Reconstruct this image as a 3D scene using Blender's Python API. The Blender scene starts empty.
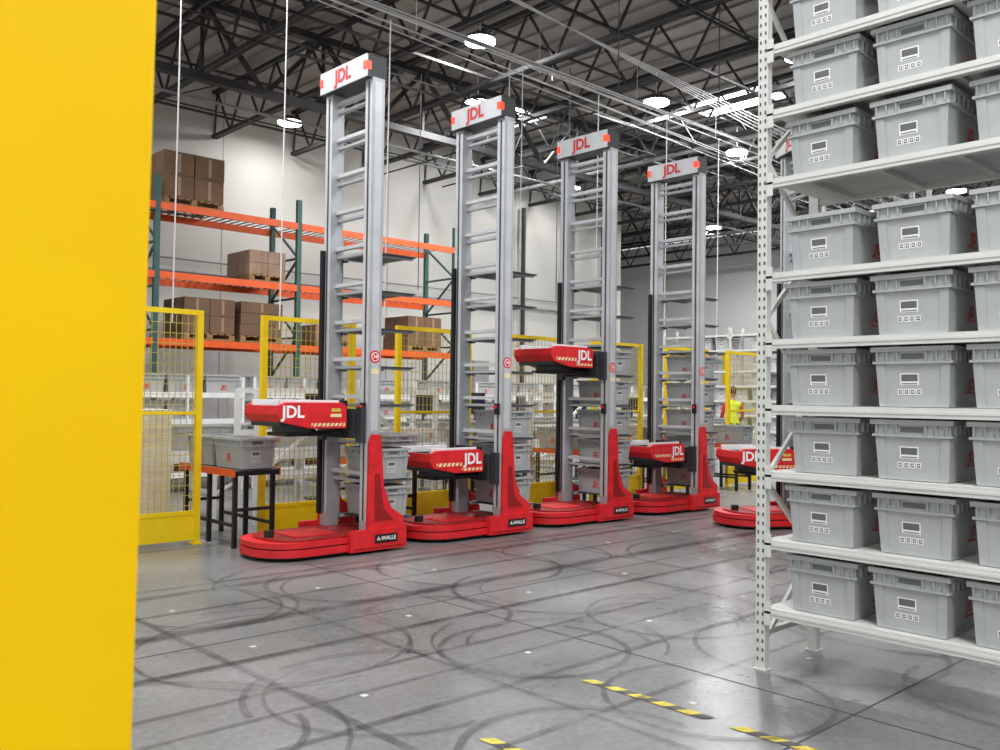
import bpy, math, random
from mathutils import Vector, Matrix
random.seed(7)
D=bpy.data; SC=bpy.context.scene
COL=SC.collection

# ------------------------------------------------------------ materials
def srgb(c):
    return tuple(((v/255)/12.92 if v/255<=0.04045 else ((v/255+0.055)/1.055)**2.4) for v in c)
def mat(name,c,rough=0.5,metal=0.0,var=0.08,scale=6.0,bump=0.0,emit=0.0,alpha=None,spec=None):
    m=D.materials.new(name); m.use_nodes=True
    nt=m.node_tree; b=nt.nodes['Principled BSDF']
    col=srgb(c)
    b.inputs['Roughness'].default_value=rough; b.inputs['Metallic'].default_value=metal
    if spec is not None: b.inputs['Specular IOR Level'].default_value=spec
    tc=nt.nodes.new('ShaderNodeTexCoord'); n=nt.nodes.new('ShaderNodeTexNoise')
    n.inputs['Scale'].default_value=scale; n.inputs['Detail'].default_value=4
    nt.links.new(tc.outputs['Object'],n.inputs['Vector'])
    r=nt.nodes.new('ShaderNodeValToRGB')
    r.color_ramp.elements[0].position=0.3; r.color_ramp.elements[1].position=0.7
    r.color_ramp.elements[0].color=tuple(v*(1-var) for v in col)+(1,)
    r.color_ramp.elements[1].color=tuple(min(1,v*(1+var)) for v in col)+(1,)
    nt.links.new(n.outputs['Fac'],r.inputs['Fac']); nt.links.new(r.outputs['Color'],b.inputs['Base Color'])
    if bump:
        bp=nt.nodes.new('ShaderNodeBump'); bp.inputs['Strength'].default_value=bump; bp.inputs['Distance'].default_value=0.01
        nt.links.new(n.outputs['Fac'],bp.inputs['Height']); nt.links.new(bp.outputs['Normal'],b.inputs['Normal'])
    if emit:
        b.inputs['Emission Color'].default_value=col+(1,); b.inputs['Emission Strength'].default_value=emit
    return m
M={}
M['red']=mat('red_paint',(216,30,38),0.48,var=0.16,scale=9)
M['reddk']=mat('red_dark',(150,18,22),0.45)
M['silver']=mat('anodised_aluminium',(176,179,183),0.45,0.25)
M['silver2']=mat('aluminium_light',(200,202,205),0.42,0.15)
M['dark']=mat('dark_plastic',(52,54,58),0.5)
M['black']=mat('black_plastic',(18,18,20),0.5)
M['white']=mat('white_paint',(224,226,227),0.5)
M['logo']=mat('logo_red',(215,25,32),0.5)
M['logow']=mat('logo_white',(245,245,245),0.5)
M['redlamp']=mat('red_lamp',(255,60,30),0.4,emit=1.2)
M['greenlamp']=mat('green_lamp',(60,240,130),0.4,emit=2.0)
M['yellow']=mat('yellow_paint',(242,206,10),0.45,var=0.05)
M['ypost']=mat('yellow_post_paint',(253,202,0),0.6,var=0.05,scale=3,spec=.2)
M['mesh']=mat('fence_wire',(190,170,74),0.5)
M['tote']=mat('tote_plastic',(170,173,173),0.5,var=0.06,scale=9,bump=0.05)
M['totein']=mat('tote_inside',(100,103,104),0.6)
M['label']=mat('label_paper',(238,238,236),0.6,var=0.02)
M['labeld']=mat('label_print',(98,100,103),0.6)
M['rackw']=mat('rack_enamel',(206,207,202),0.45,var=0.04)
M['rackhole']=mat('rack_slot',(70,70,68),0.8)
M['orange']=mat('orange_beam',(224,88,24),0.5)
M['green']=mat('green_upright',(44,84,78),0.5)
M['card']=mat('cardboard',(108,82,62),0.85,var=0.15,scale=3)
M['cardw']=mat('cardboard_wrapped',(140,112,92),0.35,var=0.25,scale=4)
M['tape']=mat('carton_tape',(146,122,94),0.5)
M['wood']=mat('pallet_wood',(140,108,72),0.8,var=0.2)
M['truss']=mat('truss_steel',(46,45,47),0.6)
M['pipe']=mat('grey_pipe',(140,140,140),0.5)
M['cable']=mat('white_cable',(215,215,215),0.6)
M['beige']=mat('beige_panel',(214,208,186),0.6)
M['steel']=mat('roller_steel',(170,172,174),0.3,0.8)
M['screen']=mat('monitor_screen',(30,36,48),0.2)
M['skin']=mat('skin',(176,128,104),0.55)
M['hair']=mat('hair',(30,22,18),0.8)
M['vest']=mat('hi_vis_vest',(205,220,40),0.7)
M['shirt']=mat('red_shirt',(170,34,38),0.8)
M['pants']=mat('dark_trousers',(38,42,58),0.85)
M['shoe']=mat('shoe',(25,25,25),0.6)
M['stripe']=mat('stripe_cream',(240,222,170),0.5)
M['lamp']=mat('lamp_glow',(255,255,250),0.4,emit=18)
M['sky']=mat('skylight_glow',(250,253,255),0.4,emit=6)
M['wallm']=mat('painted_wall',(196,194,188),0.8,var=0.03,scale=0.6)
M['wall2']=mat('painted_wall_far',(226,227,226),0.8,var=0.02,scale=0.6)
M['fid']=mat('floor_sticker',(200,200,197),0.5)
M['tapey']=mat('floor_tape_yellow',(206,188,70),0.6,var=0.25,scale=30)
M['tapek']=mat('floor_tape_black',(84,84,80),0.7,var=0.2,scale=30)
M['joint']=mat('floor_joint',(74,74,74),0.8)

# ------------------------------------------------------------ mesh builder
class B:
    def __init__(s): s.v=[]; s.f=[]; s.m=[]; s.mats=[]
    def mi(s,k):
        if k not in s.mats: s.mats.append(k)
        return s.mats.index(k)
    def add(s,vs,fs,k):
        o=len(s.v); s.v+= [tuple(p) for p in vs]; i=s.mi(k)
        for f in fs: s.f.append(tuple(o+j for j in f)); s.m.append(i)
    def box(s,x0,x1,y0,y1,z0,z1,k):
        vs=[(x0,y0,z0),(x1,y0,z0),(x1,y1,z0),(x0,y1,z0),(x0,y0,z1),(x1,y0,z1),(x1,y1,z1),(x0,y1,z1)]
        s.add(vs,[(0,3,2,1),(4,5,6,7),(0,1,5,4),(1,2,6,5),(2,3,7,6),(3,0,4,7)],k)
    def frust(s,a,b,z0,z1,k,caps=True):
        vs=[(a[0],a[2],z0),(a[1],a[2],z0),(a[1],a[3],z0),(a[0],a[3],z0),(b[0],b[2],z1),(b[1],b[2],z1),(b[1],b[3],z1),(b[0],b[3],z1)]
        fs=[(0,1,5,4),(1,2,6,5),(2,3,7,6),(3,0,4,7)]
        if caps: fs+=[(0,3,2,1),(4,5,6,7)]
        s.add(vs,fs,k)
    def prism(s,pts,ax,a0,a1,k):
        n=len(pts)
        def P(p,a):
            return {'x':(a,p[0],p[1]),'y':(p[0],a,p[1]),'z':(p[0],p[1],a)}[ax]
        vs=[P(p,a0) for p in pts]+[P(p,a1) for p in pts]
        fs=[tuple(range(n)),tuple(range(2*n-1,n-1,-1))]+[(i,i+n,(i+1)%n+n,(i+1)%n) for i in range(n)]
        s.add(vs,fs,k)
    def beam(s,p0,p1,w,h,k):
        p0=Vector(p0);p1=Vector(p1);d=(p1-p0).normalized()
        up=Vector((0,0,1)) if abs(d.z)<0.95 else Vector((1,0,0))
        a=d.cross(up).normalized()*w/2; b=a.cross(d).normalized()*h/2
        vs=[p0-a-b,p0+a-b,p0+a+b,p0-a+b,p1-a-b,p1+a-b,p1+a+b,p1-a+b]
        s.add(vs,[(0,3,2,1),(4,5,6,7),(0,1,5,4),(1,2,6,5),(2,3,7,6),(3,0,4,7)],k)
    def tube(s,p0,p1,r,k,n=8,r1=None):
        p0=Vector(p0);p1=Vector(p1);d=(p1-p0).normalized(); r1=r if r1 is None else r1
        up=Vector((0,0,1)) if abs(d.z)<0.95 else Vector((1,0,0))
        a=d.cross(up).normalized(); b=a.cross(d).normalized()
        vs=[p0+(a*math.cos(t)+b*math.sin(t))*r for t in [2*math.pi*i/n for i in range(n)]]
        vs+=[p1+(a*math.cos(t)+b*math.sin(t))*r1 for t in [2*math.pi*i/n for i in range(n)]]
        s.add(vs,[tuple(range(n)),tuple(range(2*n-1,n-1,-1))]+[(i,i+n,(i+1)%n+n,(i+1)%n) for i in range(n)],k)
    def quad(s,o,xa,ya,w,h,k):
        o=Vector(o);xa=Vector(xa)*w/2;ya=Vector(ya)*h/2
        s.add([o-xa-ya,o+xa-ya,o+xa+ya,o-xa+ya],[(0,1,2,3)],k)
    def text(s,t,size,o,xa,ya,k,off=0.02):
        cu=D.curves.new('txt','FONT'); cu.body=t; cu.size=size; cu.align_x='CENTER'; cu.align_y='CENTER'; cu.offset=off*size
        cu.resolution_u=3
        ob=D.objects.new('txt',cu); COL.objects.link(ob); bpy.context.view_layer.update()
        me=ob.evaluated_get(bpy.context.evaluated_depsgraph_get()).to_mesh()
        o=Vector(o);xa=Vector(xa);ya=Vector(ya)
        vs=[o+xa*v.co.x+ya*v.co.y for v in me.vertices]; fs=[tuple(p.vertices) for p in me.polygons]
        s.add(vs,fs,k)
        D.objects.remove(ob); D.curves.remove(cu)
    def mesh(s,name):
        me=D.meshes.new(name); me.from_pydata(s.v,[],s.f)
        for k in s.mats: me.materials.append(M[k])
        me.polygons.foreach_set('material_index',s.m); me.update()
        return me
    def obj(s,name,loc=(0,0,0),rz=0,parent=None,bevel=0):
        return place(s.mesh(name),name,loc,rz,parent,bevel)
def place(me,name,loc=(0,0,0),rz=0,parent=None,bevel=0):
    o=D.objects.new(name,me); COL.objects.link(o); o.location=loc; o.rotation_euler=(0,0,rz)
    if parent: o.parent=parent
    if bevel:
        bv=o.modifiers.new('bevel','BEVEL'); bv.width=bevel; bv.segments=2; bv.limit_method='ANGLE'
    return o
def empty(name,loc=(0,0,0),rz=0):
    o=D.objects.new(name,None); COL.objects.link(o); o.location=loc; o.rotation_euler=(0,0,rz); return o

# ------------------------------------------------------------ room shell
CEIL=7.8
WL=17.5
fm=D.materials.new('polished_concrete'); fm.use_nodes=True; nt=fm.node_tree; b=nt.nodes['Principled BSDF']
tc=nt.nodes.new('ShaderNodeTexCoord')
n1=nt.nodes.new('ShaderNodeTexNoise'); n1.inputs['Scale'].default_value=0.7; n1.inputs['Detail'].default_value=8; n1.inputs['Roughness'].default_value=0.65
n2=nt.nodes.new('ShaderNodeTexNoise'); n2.inputs['Scale'].default_value=25; n2.inputs['Detail'].default_value=5
for n in (n1,n2): nt.links.new(tc.outputs['Object'],n.inputs['Vector'])
r1=nt.nodes.new('ShaderNodeValToRGB'); r1.color_ramp.elements[0].position=0.3; r1.color_ramp.elements[1].position=0.72
r1.color_ramp.elements[0].color=srgb((99,100,100))+(1,); r1.color_ramp.elements[1].color=srgb((142,142,142))+(1,)
nt.links.new(n1.outputs['Fac'],r1.inputs['Fac'])
mx=nt.nodes.new('ShaderNodeMix'); mx.data_type='RGBA'; mx.blend_type='OVERLAY'; mx.inputs[0].default_value=0.45
nt.links.new(r1.outputs['Color'],mx.inputs[6]); nt.links.new(n2.outputs['Fac'],mx.inputs[7])
nt.links.new(mx.outputs[2],b.inputs['Base Color'])
r2=nt.nodes.new('ShaderNodeMapRange'); r2.inputs['To Min'].default_value=0.17; r2.inputs['To Max'].default_value=0.42
nt.links.new(n1.outputs['Fac'],r2.inputs['Value']); nt.links.new(r2.outputs['Result'],b.inputs['Roughness'])
b.inputs['Specular IOR Level'].default_value=.45
M['floor']=fm
q=B(); q.box(-6,30,-12,25.2,-0.2,0,'floor'); q.obj('floor')
q=B()
M['deck']=mat('metal_roof_deck',(156,150,145),0.7,var=0.1,scale=1.5)
x=-6.0
while x<30:
    q.box(x,x+0.32,-12,25.2,CEIL,CEIL+0.15,'deck'); q.box(x+0.32,x+0.5,-12,25.2,CEIL+0.05,CEIL+0.15,'deck'); x+=0.5
q.obj('ceiling')
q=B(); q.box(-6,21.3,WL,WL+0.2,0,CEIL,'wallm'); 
for xx in [0,4.2,8.4,12.6,16.8]:
    q.box(xx,xx+0.02,WL-0.004,WL,0,CEIL,'pipe')
q.obj('wall_left')
q=B(); q.box(21.1,21.3,WL+0.2,25.2,0,CEIL,'wallm'); q.obj('wall_return')
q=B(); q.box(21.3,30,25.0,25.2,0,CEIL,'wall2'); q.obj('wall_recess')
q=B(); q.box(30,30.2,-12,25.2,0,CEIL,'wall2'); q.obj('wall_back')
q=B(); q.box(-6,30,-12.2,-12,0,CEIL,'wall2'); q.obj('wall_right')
q=B(); q.box(-6,21.3,WL-0.02,WL-0.001,0,0.15,'pipe'); q.obj('baseboard_left')
for i,y in enumerate([21,16.5,12,7.5,3,-1.5]):
    q=B(); q.box(29.93,29.995,y-1.5,y+1.5,0.01,3.2,'white')
    for z in [0.65,1.3,1.95,2.6]: q.box(29.91,29.93,y-1.5,y+1.5,z,z+0.02,'pipe')
    for s in (-1,1): q.box(29.9,29.995,y+s*1.55-0.05,y+s*1.55+0.05,0.01,3.3,'yellow')
    q.box(29.88,29.995,y-1.6,y+1.6,3.2,3.35,'dark')
    q.obj('door_%d'%(i+1))
q=B()
q.tube((-4,WL-0.12,3.9),(21,WL-0.12,3.9),0.035,'pipe'); q.tube((-4,WL-0.12,4.15),(21,WL-0.12,4.15),0.02,'pipe')
for xx in (16.4,17.0,18.6,20.3): q.tube((xx,WL-0.15,0.0),(xx,WL-0.15,6.6),0.06,'truss')
q.box(15.2,15.7,WL-0.25,WL-0.01,1.2,2.4,'pipe')
q.obj('wall_conduit')

# ------------------------------------------------------------ ceiling trusses
ZB=6.75; ZT=7.66
q=B(); x=-4.6; k=0
while x<29.5:
    for z in (ZB,ZT): 
        q.beam((x-0.035,-12,z),(x-0.035,24.9 if x>21 else WL,z),0.06,0.07,'truss')
        q.beam((x+0.035,-12,z),(x+0.035,24.9 if x>21 else WL,z),0.04,0.07,'truss')
    y=-12; ye=24.9 if x>21 else WL
    while y<ye-0.6:
        q.beam((x,y,ZB),(x,y+0.6,ZT),0.035,0.035,'truss'); q.beam((x,y+0.6,ZT),(x,min(y+1.2,ye),ZB),0.035,0.035,'truss')
        y+=1.2
    x+=1.83
q.obj('roof_joists')
q=B()
for y in (-2.5,5.5,13.5):
    for z in (ZB-0.3,ZT-0.02):
        q.beam((-6,y,z),(29.9,y,z),0.16,0.12,'truss')
    x=-6
    while x<29:
        q.beam((x,y,ZB-0.3),(x+1.1,y,ZT),0.07,0.07,'truss'); q.beam((x+1.1,y,ZT),(x+2.2,y,ZB-0.3),0.07,0.07,'truss')
        q.beam((x+1.1,y,ZB-0.3),(x+1.1,y,ZT),0.05,0.05,'truss')
        x+=2.2
q.obj('roof_girders')
q=B()
for y in (1,3.6,8.2,10.9,12.2,16.0): 
    q.beam((-6,y,ZB-0.03),(29.9,y,ZB-0.03),0.04,0.04,'truss'); q.beam((-6,y,ZT-0.1),(29.9,y,ZT-.1),0.04,0.04,'truss')
    x=-4.6
    while x<27:   # cross bridging between joists
        q.beam((x,y,ZB),(x+1.83,y,ZT-.05),0.022,0.022,'truss'); x+=3.66
q.obj('roof_bridging')
q=B()
for y in (4.4,9.6,14.8): 
    q.tube((-6,y,6.55),(29.8,y,6.55),0.028,'pipe')
    x=-5
    while x<29: q.tube((x,y,6.55),(x,y,6.4),0.015,'pipe',6); x+=3
for x in (15.5,24): q.tube((x,-10,6.62),(x,17.2,6.62),0.045,'pipe')
q.obj('sprinkler_pipe')
q=B()
for x in (5.2,9.9,12.3,14.1,19,22): q.tube((x,-10,6.68),(x,17.3,6.68),0.018,'truss',6)
for y in (2.9,6.9,11.7,15.6): q.tube((-6,y,6.66),(29.8,y,6.66),0.016,'truss',6)
q.obj('conduit_run')

q=B()
for i,(y,z) in enumerate([(8.7,6.05),(8.78,6.1),(8.9,6.03),(9.05,6.1),(9.3,6.02),(9.5,6.08),(9.9,6.15)]):
    q.tube((-3,y-0.1*i,z+0.2*i*0.3),(26,y+0.12*i,z),0.009,'cable',5)
for i in range(5):
    q.tube((-3,7.6-.2*i,6.5),(26,8.6+.3*i,6.15),0.007,'cable',5)
x=-2
while x<26: q.tube((x,8.9,6.05),(x,8.9,6.75),0.006,'cable',4); x+=2.2
for x in (3.75,4.95,6.35,8.35,8.6,10.2,11.9,13.4): q.tube((x,8.86,2.2),(x+0.03,8.86,6.05),0.008,'cable',5)
for (x,y) in ((7.6,6.3),(9.4,6.2),(11.2,6.1),(12.3,9.4),(10.4,9.6),(8.9,11.5),(11.6,11.0)): q.tube((x,y,3.2 if y>9 else 4.9),(x,y,6.7),0.007,'truss',5)
q.obj('overhead_cable')

# ------------------------------------------------------------ lamps
def area(name,loc,size,power,sy=None):
    l=D.lights.new(name,'AREA'); l.size=size; l.energy=power*1.08; l.color=(0.985,0.99,1.0); l.shape='DISK'
    if sy: l.shape='RECTANGLE'; l.size_y=sy
    o=D.objects.new(name,l); COL.objects.link(o); o.location=loc; return o
lm=B(); lm.tube((0,0,0),(0,0,0.1),.25,'dark',20,.14); lm.tube((0,0,-.04),(0,0,0),.235,'lamp',20); lm.tube((0,0,0.1),(0,0,0.55),0.012,'cable',5)
lme=lm.mesh('high_bay_lamp')
for (x,y,p) in [(9.15,10.35,190),(9.2,16.2,55),(11.1,12.6,165),(17.4,16.0,80),(17.4,11.0,220),(24.6,16.4,420),(17.4,4.5,230),(24.6,9,420),(24.6,1.5,300),(13.2,7.2,190),(3.4,14.2,120),(13,1,180),(13.4,10.2,150)]:
    place(lme,'high_bay_lamp',(x,y,7.0))
    area('lamp_light',(x,y,6.92),0.44,p)
for (x,y,p) in [(2.2,1.0,190),(7.4,3.2,165),(3.0,5.6,165),(7.5,-2.0,190),(0.3,-3.2,440),(3.5,9.2,190)]:  # unseen lamps added for soft fill, strongest behind the camera for the yellow post
    place(lme,'high_bay_lamp',(x,y,6.55)); 
    area('lamp_light',(x,y,6.48),1.6,p)
for i,(x,y) in enumerate([(16.2,10.4),(13.7,14.6),(23.6,11.6),(18,5)]):
    q=B(); q.box(-0.65,0.65,-1,1,-0.06,0.0,'white'); q.box(-0.58,0.58,-.92,.92,-0.09,-0.06,'sky'); q.obj('window_%d'%(i+1),(x,y,CEIL))
    area('skylight_light',(x,y,CEIL-0.15),1.1,210,1.8)
w=D.worlds.new('world'); SC.world=w; w.use_nodes=True
w.node_tree.nodes['Background'].inputs[0].default_value=(0.95,0.975,1,1); w.node_tree.nodes['Background'].inputs[1].default_value=1.12

# ------------------------------------------------------------ tote
def make_tote():
    q=B(); L,W,H=0.56,0.38,0.30
    T0,T1=.026,.010
    q.frust((-L/2+T0,L/2-T0,-W/2+T0,W/2-T0),(-L/2+T1,L/2-T1,-W/2+T1,W/2-T1),0.0,0.225,'tote')
    def ring(o,z0,z1,t,k='tote'):
        x=L/2+o; y=W/2+o
        q.box(-x,x,-y,-y+t,z0,z1,k); q.box(-x,x,y-t,y,z0,z1,k)
        q.box(-x,-x+t,-y+t,y-t,z0,z1,k); q.box(x-t,x,-y+t,y-t,z0,z1,k)
    ring(0.004,0.215,0.228,0.03); ring(-0.006,0.228,0.276,0.02); ring(0.012,0.276,0.300,0.036)
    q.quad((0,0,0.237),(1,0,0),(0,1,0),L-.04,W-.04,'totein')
    for s in (-1,1):
        for i in range(9):
            x=-L/2+0.05+i*(L-0.1)/8; y0,y1=(W/2-.006,W/2+.008)
            q.box(x-.003,x+.003,min(s*y0,s*y1),max(s*y0,s*y1),0.228,0.276,'tote')
        for y in (-.17,-.12,-0.07,0.07,.12,.17):
            x0,x1=L/2-.006,L/2+.008
            q.box(min(s*x0,s*x1),max(s*x0,s*x1),y-.003,y+.003,0.228,0.276,'tote')
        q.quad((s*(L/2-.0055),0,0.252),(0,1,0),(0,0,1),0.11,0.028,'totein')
        for t in (-1,1):
            q.frust((s*(L/2-.036)-.013,s*(L/2-.036)+.013,t*(W/2-.042)-.022,t*(W/2-.042)+.022),(s*(L/2-.018)-.013,s*(L/2-.018)+.013,t*(W/2-.032)-.022,t*(W/2-.032)+.022),0.01,0.21,'tote')
    q.box(-L/2+.022,L/2-.022,-W/2+.022,W/2-.022,0.0,0.014,'tote')
    def el(z): return -(L/2-T0+(T0-T1)*(z/0.225))-0.0015
    def lq(y0,y1,z0,z1,e,k):
        q.add([(el(z0)-e,y1,z0),(el(z0)-e,y0,z0),(el(z1)-e,y0,z1),(el(z1)-e,y1,z1)],[(0,1,2,3)],k)
    lq(-.03,.062,.108,.168,0,'label'); lq(-.024,.056,.128,.162,.0008,'labeld')
    lq(-.022,.054,.113,.118,.0008,'labeld')
    for i in range(4):
        y=.075-i*.03
        lq(y-.026,y,.060,.090,0,'label'); lq(y-.021,y-.005,.065,.085,.0008,'labeld'); lq(y-.017,y-.010,.071,.079,.0016,'label')
    tl=(W/2-T0+(T0-T1)*.5)+0.002
    ty=Vector((0,-0.07,1)).normalized()
    q.text('JD',0.075,(0.02,-tl-0.003,0.115),(1,0,0),ty,'logo',0.03)
    q.text('JD',0.075,(-0.02,tl+0.003,0.115),(-1,0,0),Vector((0,0.07,1)).normalized(),'logo',0.03)
    q.box(-0.04,0.08,-tl-.001,-tl+.004,0.070,0.076,'logo'); q.box(-0.08,0.04,tl-.004,tl+.001,0.070,0.076,'logo')
    return q.mesh('plastic_tote')
TOTE=make_tote()

# ------------------------------------------------------------ near white storage rack
LEV=[0.355,0.73,1.105,1.470,1.835,2.205,2.73,3.115,3.48,3.85]
def storage_rack(name,loc,bays,levels,ztop):
    q=B(); BL=2.03; dep=0.58
    for bi in range(bays+1):
        y=-bi*BL
        for xx in (0,dep):
            q.box(xx,xx+.045,y-.03,y+.03,0.0,ztop,'rackw'); q.box(xx-.012,xx+.055,y-.04,y+.04,0,0.006,'rackw')
            z=0.06
            if xx==0:
                while z<ztop-.05:
                    for yy in (-.015,.015): q.quad((xx-.0012,y+yy,z),(0,1,0),(0,0,1),.010,.020,'rackhole')
                    q.quad((.022,y+.0312,z),(1,0,0),(0,0,1),.010,.022,'rackhole')
                    z+=.05
        z=0.15; t=0
        while z<ztop-.5:
            a=(0.04,y,z);c=(dep,y,z+.45)
            if t%2: a,c=(dep,y,z),(0.04,y,z+.45)
            q.beam(a,c,.02,.025,'rackw'); z+=.45; t+=1
        q.beam((.05,y,.2),(dep,y,.2),.03,.03,'rackw')
    for bi in range(bays):
        y1=-bi*BL-.03; y0=-(bi+1)*BL+.03
        for z in levels:
            q.box(-.008,.035,y0,y1,z-.055,z-.004,'rackw'); q.box(-.012,-.008,y0,y1,z-.035,z-.022,'rackw')
            q.box(dep+.015,dep+.055,y0,y1,z-.055,z-.004,'rackw')
            q.box(.035,dep+.015,y0,y1,z-.02,z-.003,'rackw')
            for i in range(5): yy=y0+(y1-y0)*(i+.5)/5; q.box(.035,dep+.015,yy-.02,yy+.02,z-.045,z-.02,'rackw')
            for e in (y0,y1): q.box(-.012,-.0085,min(e,e+(.04 if e==y0 else -.04)),max(e,e+(.04 if e==y0 else -.04)),z-.1,z+.03,'rackw')
    return q.obj(name,loc)
RX,RY=4.50,2.68
storage_rack('storage_rack',(RX,RY,0),2,LEV,4.6)
for li,z in enumerate(LEV):
    for bi in range(2):
        for c in range(4):
            y=RY-bi*2.03-0.035-0.295-c*0.475
            place(TOTE,'plastic_tote',(RX+0.32+random.uniform(-.014,.014),y+random.uniform(-.012,.012),z),random.uniform(-.03,.03))
storage_rack('storage_rack',(12.6,5.2,0),2,LEV,4.6)
for li,z in enumerate(LEV[:7]):
    for c in range(8):
        if random.random()<.25: continue
        place(TOTE,'plastic_tote',(12.92,5.2-0.035-0.26-(c%4)*0.49-(c//4)*2.03,z))
for (fx,fy) in ((19.6,14.6),(19.6,10.2),(19.6,5.6)):
    rk=storage_rack('storage_rack',(fx,fy,0),2,LEV[:8],3.3)
    for li,z in enumerate(LEV[:7]):
        for c in range(8):
            if random.random()<.3: continue
            place(TOTE,'tote_%d_%d'%(li,c),(.32,-0.295-(c%4)*0.49-(c//4)*2.03,z),0,parent=rk)

# ------------------------------------------------------------ robots
def hazard(q,x0,x1,y,z0,z1,n):
    for i in range(n):
        a=x0+(x1-x0)*i/n; c=x0+(x1-x0)*(i+1)/n; s=(z1-z0)*.6
        q.add([(a,y,z0),(c,y,z0),(c,y,z1),(a,y,z1)],[(0,1,2,3)],'stripe')
        m=(c-a)*.5
        q.add([(a,y-.001,z0),(a+m*.7,y-.001,z0),(min(a+m*.7+s,c),y-.001,z1),(min(a+s,c),y-.001,z1)],[(0,1,2,3)],'red')
def robot_frame(lamp):
    q=B()
    def outline(ins,xf,xr,hw,n=10,rad=.38):
        hw-=ins; xf+=ins; xr-=ins
        pts=[(xr-.06,-hw),(xr,-hw+.06),(xr,hw-.06),(xr-.06,hw)]
        for i in range(n+1):
            t=math.pi/2*i/n; pts.append((xf+rad-rad*math.sin(t),hw-rad+rad*math.cos(t)))
        for i in range(n+1):
            t=math.pi/2*i/n; pts.append((xf+rad-rad*math.cos(t),-(hw-rad)-rad*math.sin(t)))
        return pts
    q.prism(outline(.03,-1.08,.34,.43),'z',.02,.04,'black')
    q.prism(outline(0,-1.08,.34,.43),'z',.04,.105,'red')
    q.prism(outline(.022,-1.08,.34,.43),'z',.105,.118,'black')
    q.prism(outline(.006,-1.08,.34,.43),'z',.118,.165,'red')
    q.prism(outline(.05,-1.0,.30,.42,rad=.3),'z',.165,.18,'reddk')
    q.box(-.70,-.25,-.2,.2,.18,.188,'red'); q.tube((-.86,0,.18),(-.86,0,.24),.045,'black',16)
    for s in (-1,1):
        q.box(-.28,.36,s*.44-.03,s*.44+.03,.03,.225,'red')
        q.box(-.24,.32,s*.472-.003,s*.472+.003,.05,.062,'reddk')
        fin=[(-.08,.225),(.34,.225),(.34,.32),(.19,.42),(.105,.62),(.07,1.05),(.055,1.12),(-.04,1.12),(-.07,1.04)]
        q.prism(fin,'y',s*.43-.014,s*.43+.014,'red')
        q.prism([(.0,.30),(.22,.30),(.10,.42),(.05,.75),(.0,.75)],'y',s*.446-.002,s*.446+.002,'reddk')
        q.box(-.07,.07,s*.35-.06,s*.35+.06,.18,4.54,'silver')
        q.box(-.074,-.07,s*.35-.008,s*.35+.008,.3,4.5,'dark')
        q.box(-.072,-.069,s*.35-.055,s*.35-.02,.3,4.5,'silver2'); q.box(-.072,-.069,s*.35+.02,s*.35+.055,.3,4.5,'silver2')
        q.box(-.04,.04,s*.411-.002,s*.411+.002,1.15,4.5,'silver2')
        q.box(.07,.10,s*.33-.015,s*.33+.015,.2,3.1,'silver')
        q.tube((.085,s*.375,.25),(.085,s*.375,4.5),.009,'black',6)
    for (wx,wy) in ((-.8,.3),(-.8,-.3),(.2,.3),(.2,-.3)): q.tube((wx,wy-.02,.04),(wx,wy+.02,.04),.04,'black',14)
    q.quad((.12,-.476,.135),(1,0,0),(0,0,1),.26,.08,'black'); q.text('A-WALLE',.053,(.12,-.477,.135),(1,0,0),(0,0,1),'logow')
    q.box(-.115,-.075,.37,.41,.3,2.95,'black')
    q.box(-.13,.09,-.405,.405,4.53,4.75,'dark')
    q.box(-.145,-.13,-.41,.41,4.53,4.745,'silver2')
    q.box(-.10,.08,-.41,.41,4.75,4.76,'dark')
    q.text('JDL',.185,(-.148,0,4.638),(0,-1,0),(0,0,1),'logo',.035)
    for s in (-1,1): q.box(-.150,-.09,s*.385-.026,s*.385+.026,4.60,4.68,lamp)
    n=18
    for (r,k,e) in ((.062,'logo',.0),(.045,'logow',.001),(.036,'logo',.002)):
        q.add([(r*math.cos(2*math.pi*i/n),-.4135-e,1.86+r*math.sin(2*math.pi*i/n)) for i in range(n)],[tuple(range(n))],k)
    q.text('34',.05,(0,-.4172,1.86),(1,0,0),(0,0,1),'logow')
    q.quad((0,-.4136,1.72),(1,0,0),(0,0,1),.09,.05,'stripe')
    q.box(-.11,-.074,-.38,-.33,1.30,1.42,'black'); q.tube((-.11,-.355,1.38),(-.13,-.355,1.38),.02,'red',10)
    z=.72
    while z<4.45:
        q.box(-.02,.04,-.29,.29,z,z+.035,'silver2'); q.box(.0,.05,-.29,.29,z-.075,z-.05,'silver'); z+=.37
    z=.30
    while z<3.0:
        for s in (-1,1):
            q.box(.06,.56,s*.24-.015,s*.24+.015,z-.035,z-.005,'silver'); q.box(.07,.12,s*.30-.05,s*.30+.05,z-.05,z-.004,'dark')
            q.box(.53,.56,s*.26-.03,s*.26+.03,z-.02,z-.001,'silver')
        q.box(.10,.56,-.30,.30,z-.014,z-.004,'dark'); z+=.37
    return q.mesh('mast_and_base')
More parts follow.
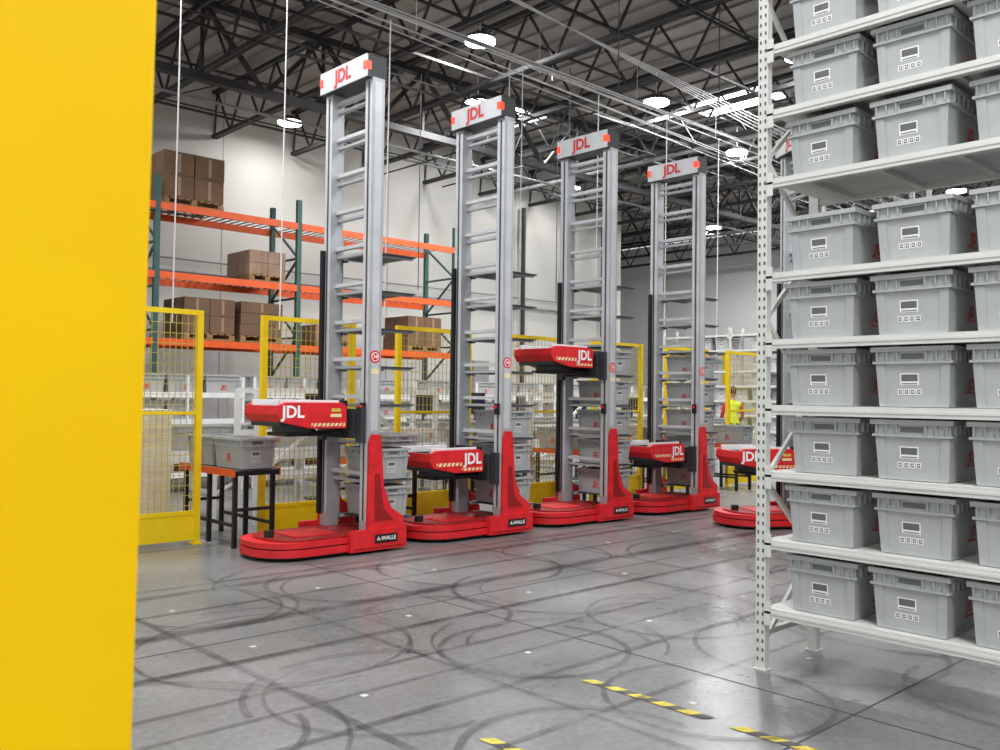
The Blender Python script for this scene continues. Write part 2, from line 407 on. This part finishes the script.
def robot_head(front_logo):
    q=B()
    pr=[(-.97,.13),(-.92,.06),(-.62,.0),(-.24,.0),(-.24,.21),(-.30,.24),(-.88,.24),(-.96,.21)]
    q.prism(pr,'y',-.31,-.27,'red'); q.prism(pr,'y',.27,.31,'red')
    q.box(-.92,-.26,-.27,.27,.02,.12,'dark')
    q.prism([(-.97,.13),(-.92,.06),(-.89,.07),(-.93,.21),(-.96,.21)],'y',-.27,.27,'red')
    q.box(-.30,-.26,-.27,.27,.0,.22,'red')
    q.box(-.90,-.32,-.27,.27,.12,.15,'white')
    for s in (-1,1): q.box(-.92,-.30,s*.25-.018,s*.25+.018,.15,.262,'white')
    q.box(-.85,-.40,-.22,-.18,.15,.20,'dark'); q.box(-.85,-.40,.18,.22,.15,.20,'dark')
    q.tube((-.62,0,-.04),(-.62,0,.02),.2,'dark',24); q.box(-.8,-.08,-.18,.18,-.075,-.04,'black')
    q.box(-.16,-.08,-.30,.30,-.10,.18,'dark'); q.box(-.20,-.16,-.2,.2,-.1,.26,'black')
    for s in (-1,1): q.box(-.13,-.078,s*.34-.05,s*.34+.05,-.14,.20,'dark')
    if not front_logo: 
        hazard(q,-.88,-.54,-.3115,.075,.11,6)
        hazard(q,-.54,-.26,-.3115,.02,.05,5)
        q.text('JDL',.16,(-.39,-.3125,.14),(1,0,0),(0,0,1),'logow',.03)
    else:
        hazard(q,-.62,-.26,-.3115,.02,.05,8)
        q.text('JDL',.15,(-.81,-.3125,.15),(1,0,0),(0,0,1),'logow',.03)
        q.quad((-.36,-.3125,.12),(1,0,0),(0,0,1),.12,.03,'stripe'); q.quad((-.36,-.3125,.17),(1,0,0),(0,0,1),.10,.03,'tapey')
    return q.mesh('picker_head')
FR=robot_frame('redlamp'); FG=robot_frame('greenlamp'); HD=[robot_head(False),robot_head(True)]
for (x,y,rz,hz,tt,fl,fr) in [
    (4.98,7.50,0.0,1.18,[0,1],1,FR),
    (6.70,7.48,0.0,.69,[0,1,2],0,FR),
    (8.44,7.46,0.0,1.85,[0,1,2,3,4],0,FR),
    (10.23,7.40,0.0,.66,[0,1,2,3,4],0,FR),
    (10.10,5.47,math.radians(-32),.68,[0,1,2],1,FG)]:
    e=empty('warehouse_robot',(x,y,0),rz)
    place(fr,'mast_and_base',parent=e,bevel=.004)
    place(HD[fl],'picker_head',(0,0,hz),parent=e,bevel=.004)
    for t in tt: place(TOTE,'tote_%d'%(t+1),(.335,0,.30+.37*t),math.pi/2,parent=e)

# ------------------------------------------------------------ fence
FY=8.62
def fence_panel():
    q=B(); W=1.16; H=2.32
    for x in (0,W-.06): 
        q.box(x,x+.06,-.03,.03,0,H,'yellow'); q.box(x-.02,x+.08,-.06,.06,0,.01,'yellow')
    q.box(.06,W-.06,-.02,.02,H-.05,H,'yellow'); q.box(.06,W-.06,-.02,.02,.29,.33,'yellow')
    q.box(.06,W-.06,-.012,.012,.04,.29,'yellow'); q.box(.06,W-.06,-.015,.015,1.28,1.31,'yellow')
    x=.11
    while x<W-.07: q.box(x-.003,x+.003,-.004,.002,.33,H-.05,'mesh'); x+=.06
    z=.38
    while z<H-.06: q.box(.06,W-.06,-.001,.005,z-.003,z+.003,'mesh'); z+=.1
    return q.mesh('safety_fence_panel')
FP=fence_panel()
for k in range(-4,6): place(FP,'safety_fence_panel',(4.61+1.75*k-(.06 if k<0 else 0),FY,0))
def table():
    q=B()
    q.box(-.235,.235,-.62,.62,.70,.745,'black'); q.box(-.25,-.235,-.62,.62,.69,.76,'orange'); q.box(.235,.25,-.62,.62,.69,.76,'orange')
    for i in range(12): y=-.58+i*.105; q.tube((-.23,y,.742),(.23,y,.742),.014,'steel',8)
    for x in (-.2,.2):
        for y in (-.55,0.0,.55): q.box(x-.02,x+.02,y-.02,y+.02,0,.70,'black')
        q.box(x-.015,x+.015,-.55,.55,.2,.23,'black')
    for y in (-.55,.55): q.box(-.2,.2,y-.015,y+.015,.35,.38,'black')
    return q.mesh('roller_table')
TB=table()
for k in range(0,6):
    xx=4.285+1.75*k+(.03 if k>0 else 0)
    place(TB,'roller_table',(xx,8.66,0))
    place(TOTE,'plastic_tote',(xx,8.32,.762),math.pi/2)
    place(TOTE,'plastic_tote',(xx,8.95,.762),math.pi/2)
def conveyor(L):
    q=B()
    for y in (-.32,.32): q.box(0,L,y-.02,y+.02,.68,.82,'white')
    x=.05
    while x<L: q.tube((x,-.3,.79),(x,.3,.79),.022,'steel',8); x+=.1
    x=.3
    while x<L:
        for y in (-.32,.32): q.box(x-.03,x+.03,y-.03,y+.03,0,.68,'white')
        q.box(x-.02,x+.02,-.3,.3,.3,.34,'white'); q.beam((x,-.32,.3),(x+.8,-.32,.66),.03,.03,'white') if x+.8<L else None
        x+=1.5
    return q
conveyor(14).obj('roller_conveyor',(3.0,10.4,0))
conveyor(10).obj('roller_conveyor',(7.0,12.0,0))
for x in (3.6,4.3,5.0,5.7,6.4,7.1,8.2,9.4,10.0,10.6,11.4,12.2,13.0,14.5,15.5): place(TOTE,'plastic_tote',(x,10.4,.813),0)
for x in (7.6,8.4,9.5,10.1,10.8,12.2,13.2,14.5,15.3): place(TOTE,'plastic_tote',(x,12.0,.813),0)
def putwall():
    q=B()
    for x in (0,.9,1.8):
        for y in (0,.5): q.box(x-.02,x+.02,y-.02,y+.02,0,1.75,'white')
    for z in (.25,.65,1.05,1.45): 
        q.box(-.02,1.82,-.02,.52,z,z+.025,'beige'); q.box(-.02,1.82,-.03,-.02,z-.03,z+.05,'white')
    q.beam((0,0,.3),(.9,0,1.05),.02,.03,'white')
    return q.mesh('put_wall_shelf')
PW=putwall()
for x in (4.9,6.9,9.2,11.6,13.8,16.4):
    e=empty('put_wall_shelf',(x,13.1,0)); place(PW,'shelf_frame',parent=e)
    for z in (.676,1.076,1.476):
        for j in range(3): 
            if random.random()<.8: place(TOTE,'tote_%d'%j,(.3+j*.6,.25,z),0,parent=e)
q=B(); q.box(0,.9,0,.5,0.05,1.32,'beige'); q.box(.01,.445,-.012,0,.1,1.28,'beige'); q.box(.455,.89,-.012,0,.1,1.28,'beige'); q.box(.42,.43,-.03,-.012,.6,.8,'dark'); q.box(.02,.88,.02,.48,0,.05,'dark')
q.obj('storage_cabinet',(2.95,9.05,0),bevel=.004)
q=B()
for x in (0,1.3,2.6):
    for y in (0,.5): q.box(x-.03,x+.03,y-.03,y+.03,0,1.55,'white')
for z in (.5,1.0,1.5):
    for y in (0,.5): q.box(0,2.6,y-.02,y+.02,z,z+.06,'white')
q.beam((0,-.01,.55),(1.3,-.01,1.5),.03,.04,'white'); q.beam((1.3,-.01,1.5),(2.6,-.01,.55),.03,.04,'white')
CSF=q.mesh('conveyor_support_frame')
place(CSF,'conveyor_support_frame',(5.0,9.4,0)); place(CSF,'conveyor_support_frame',(9.4,9.4,0))
def monitor():
    q=B(); q.box(-.25,.25,-.2,.2,0,.02,'dark'); q.tube((0,0,.02),(0,0,1.35),.025,'dark',10); q.box(-.28,.28,-.05,-.015,1.2,1.55,'black'); q.box(-.265,.265,-.053,-.05,1.215,1.535,'screen'); q.box(-.2,.2,-.3,-.02,.98,1.0,'dark')
    q.box(-.18,.18,-.28,-.12,1.0,1.015,'white')
    return q.mesh('monitor_stand')
MS=monitor()
for x in (7.0,8.8,9.9,10.9,12.4,14): place(MS,'monitor_stand',(x,11.2,0),random.uniform(-.4,.6))

# ------------------------------------------------------------ pallet rack
PY=15.0
q=B(); UX=[0.65,3.35,6.05,8.75,12.6]
for x in UX:
    for y in (PY,PY+1.0): 
        q.box(x-.045,x+.045,y-.04,y+.04,0,5.15,'green'); q.box(x-.08,x+.08,y-.08,y+.08,0,.015,'green')
    z=.3;t=0
    while z<4.8:
        a,c=((x,PY,z),(x,PY+1,z+.75)) if t%2 else ((x,PY+1,z),(x,PY,z+.75))
        q.beam(a,c,.03,.04,'green'); q.beam((x,PY,z),(x,PY+1,z),.03,.04,'green'); z+=.75;t+=1
for i in range(len(UX)-1):
    a,c=UX[i]+.045,UX[i+1]-.045
    for z in (2.42,3.55,4.72):
        q.box(a,c,PY-.05,PY-.0,z-.13,z-.01,'orange'); q.box(a,c,PY+1.0,PY+1.05,z-.13,z-.01,'orange')
        x=a+.1
        while x<c: q.box(x-.012,x+.012,PY,PY+1.0,z-.02,z-.005,'pipe'); x+=.15
q.obj('pallet_rack')
def load(name,x,z,w,d,h,nx,nz,k='card'):
    q=B()
    for yy in (-d/2+.05,0,d/2-.05): q.box(-w/2,w/2,yy-.05,yy+.05,0,.03,'wood') 
    for xx in (-w/2+.06,0,w/2-.06): q.box(xx-.05,xx+.05,-d/2,d/2,.03,.10,'wood')
    xx=-w/2
    while xx<w/2-.09: q.box(xx,xx+.09,-d/2,d/2,.10,.12,'wood'); xx+=.13
    bw=w/nx; bh=h/nz
    for a in range(nx):
        for c in range(nz):
            for e in range(2):
                x0=-w/2+a*bw+.008; y0=-d/2+e*d/2+.008; z0=.12+c*bh+.003
                j=random.uniform(-.006,.006)
                q.box(x0+j,x0+bw-.016+j,y0,y0+d/2-.016,z0,z0+bh-.006,k)
                q.box(x0+bw/2-.03,x0+bw/2+.02,y0-.002,y0,z0+bh*.1,z0+bh*.9,'tape') if e==0 else None
    return q.obj(name,(x,PY+.5,z))
load('pallet_of_cartons',6.72,4.72,1.1,.9,.80,2,2)
load('pallet_of_cartons',8.15,3.55,.75,.9,.45,2,2,'cardw')
load('pallet_of_cartons',7.05,2.42,.95,.9,.62,2,2)
load('pallet_of_cartons',8.05,2.42,.85,.9,.62,1,3)
load('pallet_of_cartons',11.85,2.42,.9,.9,.62,2,2)
load('pallet_of_cartons',9.6,2.42,.8,.9,.3,2,1,'cardw')
load('pallet_of_cartons',4.6,3.55,1.1,.9,.7,2,2)
load('pallet_of_cartons',5.3,2.42,1.0,.9,.7,2,2)
for (x,h) in ((7.0,.9),(8.0,.7),(9.7,.9),(10.9,.6)): load('pallet_of_cartons',x,0,.95,.9,h,2,2)

# ------------------------------------------------------------ people
def person(loc,rz,torso='shirt'):
    e=empty('person',loc,rz)
    J={'pel':(0,0,.95,.135),'wa':(0,0,1.10,.125),'ch':(0,-.01,1.30,.15),'nk':(0,0,1.47,.06),'hd':(0,-.01,1.55,.055)}
    E=[('pel','wa'),('wa','ch'),('ch','nk'),('nk','hd')]
    for s,n in ((-1,'l'),(1,'r')):
        J['sh'+n]=(s*.185,0,1.39,.06);J['el'+n]=(s*.235,-.02,1.12,.043);J['wr'+n]=(s*.22,-.2,.98,.028)
        J['hp'+n]=(s*.095,0,.86,.09);J['kn'+n]=(s*.11,-.02,.48,.062);J['an'+n]=(s*.115,.02,.09,.042);J['to'+n]=(s*.125,-.13,.045,.036)
        E+=[('ch','sh'+n),('sh'+n,'el'+n),('el'+n,'wr'+n),('pel','hp'+n),('hp'+n,'kn'+n),('kn'+n,'an'+n),('an'+n,'to'+n)]
    ks=list(J); me=D.meshes.new('body'); me.from_pydata([J[k][:3] for k in ks],[(ks.index(a),ks.index(c)) for a,c in E],[])
    o=D.objects.new('body',me); COL.objects.link(o)
    sk=o.modifiers.new('skin','SKIN'); o.modifiers.new('sub','SUBSURF').levels=2
    o.modifiers['sub'].render_levels=2
    for i,k in enumerate(ks):
        v=me.skin_vertices[0].data[i]; v.radius=(J[k][3],J[k][3]*(.72 if k in('pel','wa','ch') else 1)); v.use_root=(k=='pel')
    bpy.context.view_layer.update()
    m2=D.meshes.new_from_object(o.evaluated_get(bpy.context.evaluated_depsgraph_get())); D.objects.remove(o)
    m2.materials.clear()
    for k in (torso,'pants','skin','shoe','vest'): m2.materials.append(M[k])
    for p in m2.polygons:
        c=p.center; p.use_smooth=True
        if c.z>1.47: i=2
        elif c.z<.10: i=3
        elif c.z<.94 and abs(c.x)<.2 and c.y>-.16: i=1
        elif abs(c.x)<.165 and c.z>.94: i=4
        elif c.z<1.08 and c.y<-.13: i=2
        else: i=0
        p.material_index=i
    m2.update(); place(m2,'body',parent=e)
    import bmesh
    def ball(name,c,r,k,n=16):
        bm=bmesh.new(); bmesh.ops.create_uvsphere(bm,u_segments=n,v_segments=n,radius=1)
        for v in bm.verts: v.co=Vector((c[0]+v.co.x*r[0],c[1]+v.co.y*r[1],c[2]+v.co.z*r[2]))
        me=D.meshes.new(name); bm.to_mesh(me); bm.free(); me.materials.append(M[k])
        for p in me.polygons: p.use_smooth=True
        return place(me,name,parent=e)
    ball('head',(0,-.02,1.65),(.077,.095,.118),'skin',20)
    ball('hair',(0,.005,1.685),(.085,.095,.10),'hair')
    ball('nose',(0,-.115,1.635),(.012,.018,.022),'skin',8)
    for s in (-1,1):
        ball('ear',(s*.078,-.01,1.64),(.012,.02,.03),'skin',8); ball('eye',(s*.028,-.103,1.658),(.012,.008,.008),'black',8)
    ball('mouth',(0,-.106,1.592),(.025,.008,.007),'logo',8)
    q=B()
    for s in (-1,1):
        w=Vector((s*.22,-.2,.98)); q.frust((w.x-.022,w.x+.022,-.30,-.2),(w.x-.022,w.x+.022,-.30,-.2),.958,.985,'skin')
        for i,l in enumerate((.065,.075,.07,.055)):
            xx=w.x-.024+i*.016; q.tube((xx,-.29,.972),(xx,-.29-l*.6,.965),.008,'skin',6); q.tube((xx,-.29-l*.6,.965),(xx,-.29-l,.945),.007,'skin',6)
        q.tube((w.x-s*.02,-.23,.97),(w.x-s*.05,-.275,.96),.009,'skin',6)
    q.obj('hands',parent=e)
    return e
person((17.6,11.2,0),math.radians(140))

# ------------------------------------------------------------ floor markings
q=B()
for x in (-1.7,4.2,10.2,16.2,22): q.box(x-.005,x+.005,-11,17.4,.0005,.002,'joint')
for y in (-3.6,2.0,5.1,8.4,14.5): q.box(-5.9,29.8,y-.005,y+.005,.0005,.002,'joint')
q.obj('floor_joint_lines')
q=B(); x=-2.0
while x<18:
    y=-2.0
    while y<6.8:
        q.box(x-.018,x+.018,y-.018,y+.018,.001,.003,'fid'); y+=1.15
    x+=1.15
q.obj('floor_fiducial_stickers')
q=B()
def tapeline(x,y0,y1):
    y=y0;i=0
    while y>y1:
        if i%9!=5: 
            q.add([(x-.03,y,.0035),(x+.03,y-.04,.0035),(x+.03,y-.12,.0035),(x-.03,y-.08,.0035)],[(0,1,2,3)],'tapey')
            q.add([(x-.03,y-.08,.0035),(x+.03,y-.12,.0035),(x+.03,y-.19,.0035),(x-.03,y-.15,.0035)],[(0,1,2,3)],'tapek')
        y-=.15;i+=1
tapeline(3.63,3.2,-2.5)
tapeline(2.68,2.95,2.60)
q.obj('floor_hazard_tape')
tm=D.materials.new('tyre_rubber_marks'); tm.use_nodes=True; nt=tm.node_tree; b=nt.nodes['Principled BSDF']
b.inputs['Base Color'].default_value=(.045,.045,.047,1); b.inputs['Roughness'].default_value=.4
tc=nt.nodes.new('ShaderNodeTexCoord'); n=nt.nodes.new('ShaderNodeTexNoise'); n.inputs['Scale'].default_value=1.3; n.inputs['Detail'].default_value=8; n.inputs['Roughness'].default_value=.7
mr=nt.nodes.new('ShaderNodeMapRange'); mr.inputs['From Min'].default_value=.36; mr.inputs['From Max'].default_value=.66; mr.inputs['To Min'].default_value=.07; mr.inputs['To Max'].default_value=.48
nt.links.new(tc.outputs['Object'],n.inputs['Vector']); nt.links.new(n.outputs['Fac'],mr.inputs['Value']); nt.links.new(mr.outputs['Result'],b.inputs['Alpha'])
M['tyre']=tm
q=B(); zz=[.004]
def arc(cx,cy,r,a0,a1,w):
    n=max(6,int(abs(a1-a0)*r*8)); zz[0]+=.00008
    vs=[];fs=[]
    for i in range(n+1):
        a=a0+(a1-a0)*i/n
        for s in (-1,1): vs.append((cx+(r+s*w/2)*math.cos(a),cy+(r+s*w/2)*math.sin(a),zz[0]))
    for i in range(n): fs.append((2*i,2*i+1,2*i+3,2*i+2))
    q.add(vs,fs,'tyre')
def strip(x0,y0,x1,y1,w):
    zz[0]+=.00008; a=Vector((x0,y0)); c=Vector((x1,y1)); d=(c-a).normalized(); nrm=Vector((-d.y,d.x))*w/2
    q.add([(a.x-nrm.x,a.y-nrm.y,zz[0]),(c.x-nrm.x,c.y-nrm.y,zz[0]),(c.x+nrm.x,c.y+nrm.y,zz[0]),(a.x+nrm.x,a.y+nrm.y,zz[0])],[(0,1,2,3)],'tyre')
for (y,w) in ((5.42,.09),(5.5,.05),(5.44,.07),(5.95,.05),(4.65,.07),(4.68,.05),(3.4,.05),(4.1,.04),(6.5,.08),(6.55,.05),(6.75,.05),(3.8,.03),(2.8,.04)): strip(-3,y,14,y+random.uniform(-.05,.05),w)
for (x,w) in ((2.4,.05),(3.25,.04),(5.9,.05),(6.6,.05),(8.3,.05)): strip(x,-2,x+random.uniform(-.1,.1),6.9,w)
for i in range(88):
    cx=.5+1.15*random.randint(1,9); cy=1.45+1.15*random.randint(0,4); r=random.choice((.5,.56,.62,.72,.8,.86))
    a=random.uniform(0,6.28); L=random.uniform(2.0,5.8); w=random.uniform(.018,.042)
    arc(cx+random.uniform(-.12,.12),cy+random.uniform(-.12,.12),r,a,a+L,w)
q.obj('floor_tyre_marks')

# ------------------------------------------------------------ foreground yellow post
q=B(); q.box(-.145,.145,-.12,.12,0,3.6,'ypost'); q.box(-.2,.2,-.18,.18,0,.015,'ypost')
o=q.obj('yellow_guard_post',(.207,1.06,0),bevel=.008); o.rotation_euler=(0,.013,0)

# ------------------------------------------------------------ camera
cam=D.cameras.new('camera'); co=D.objects.new('camera',cam); COL.objects.link(co)
cam.sensor_width=36; cam.lens=32.4; cam.clip_start=.05; cam.clip_end=100
az=math.atan2(.731,.682)-math.pi/2
co.matrix_world=Matrix.Translation((0,0,1.5))@Matrix.Rotation(az,4,'Z')@Matrix.Rotation(math.pi/2+math.atan(21/900),4,'X')@Matrix.Rotation(.012,4,'Z')
cam.dof.use_dof=True; cam.dof.focus_distance=8; cam.dof.aperture_fstop=9
SC.camera=co
SC.view_settings.view_transform='Standard'
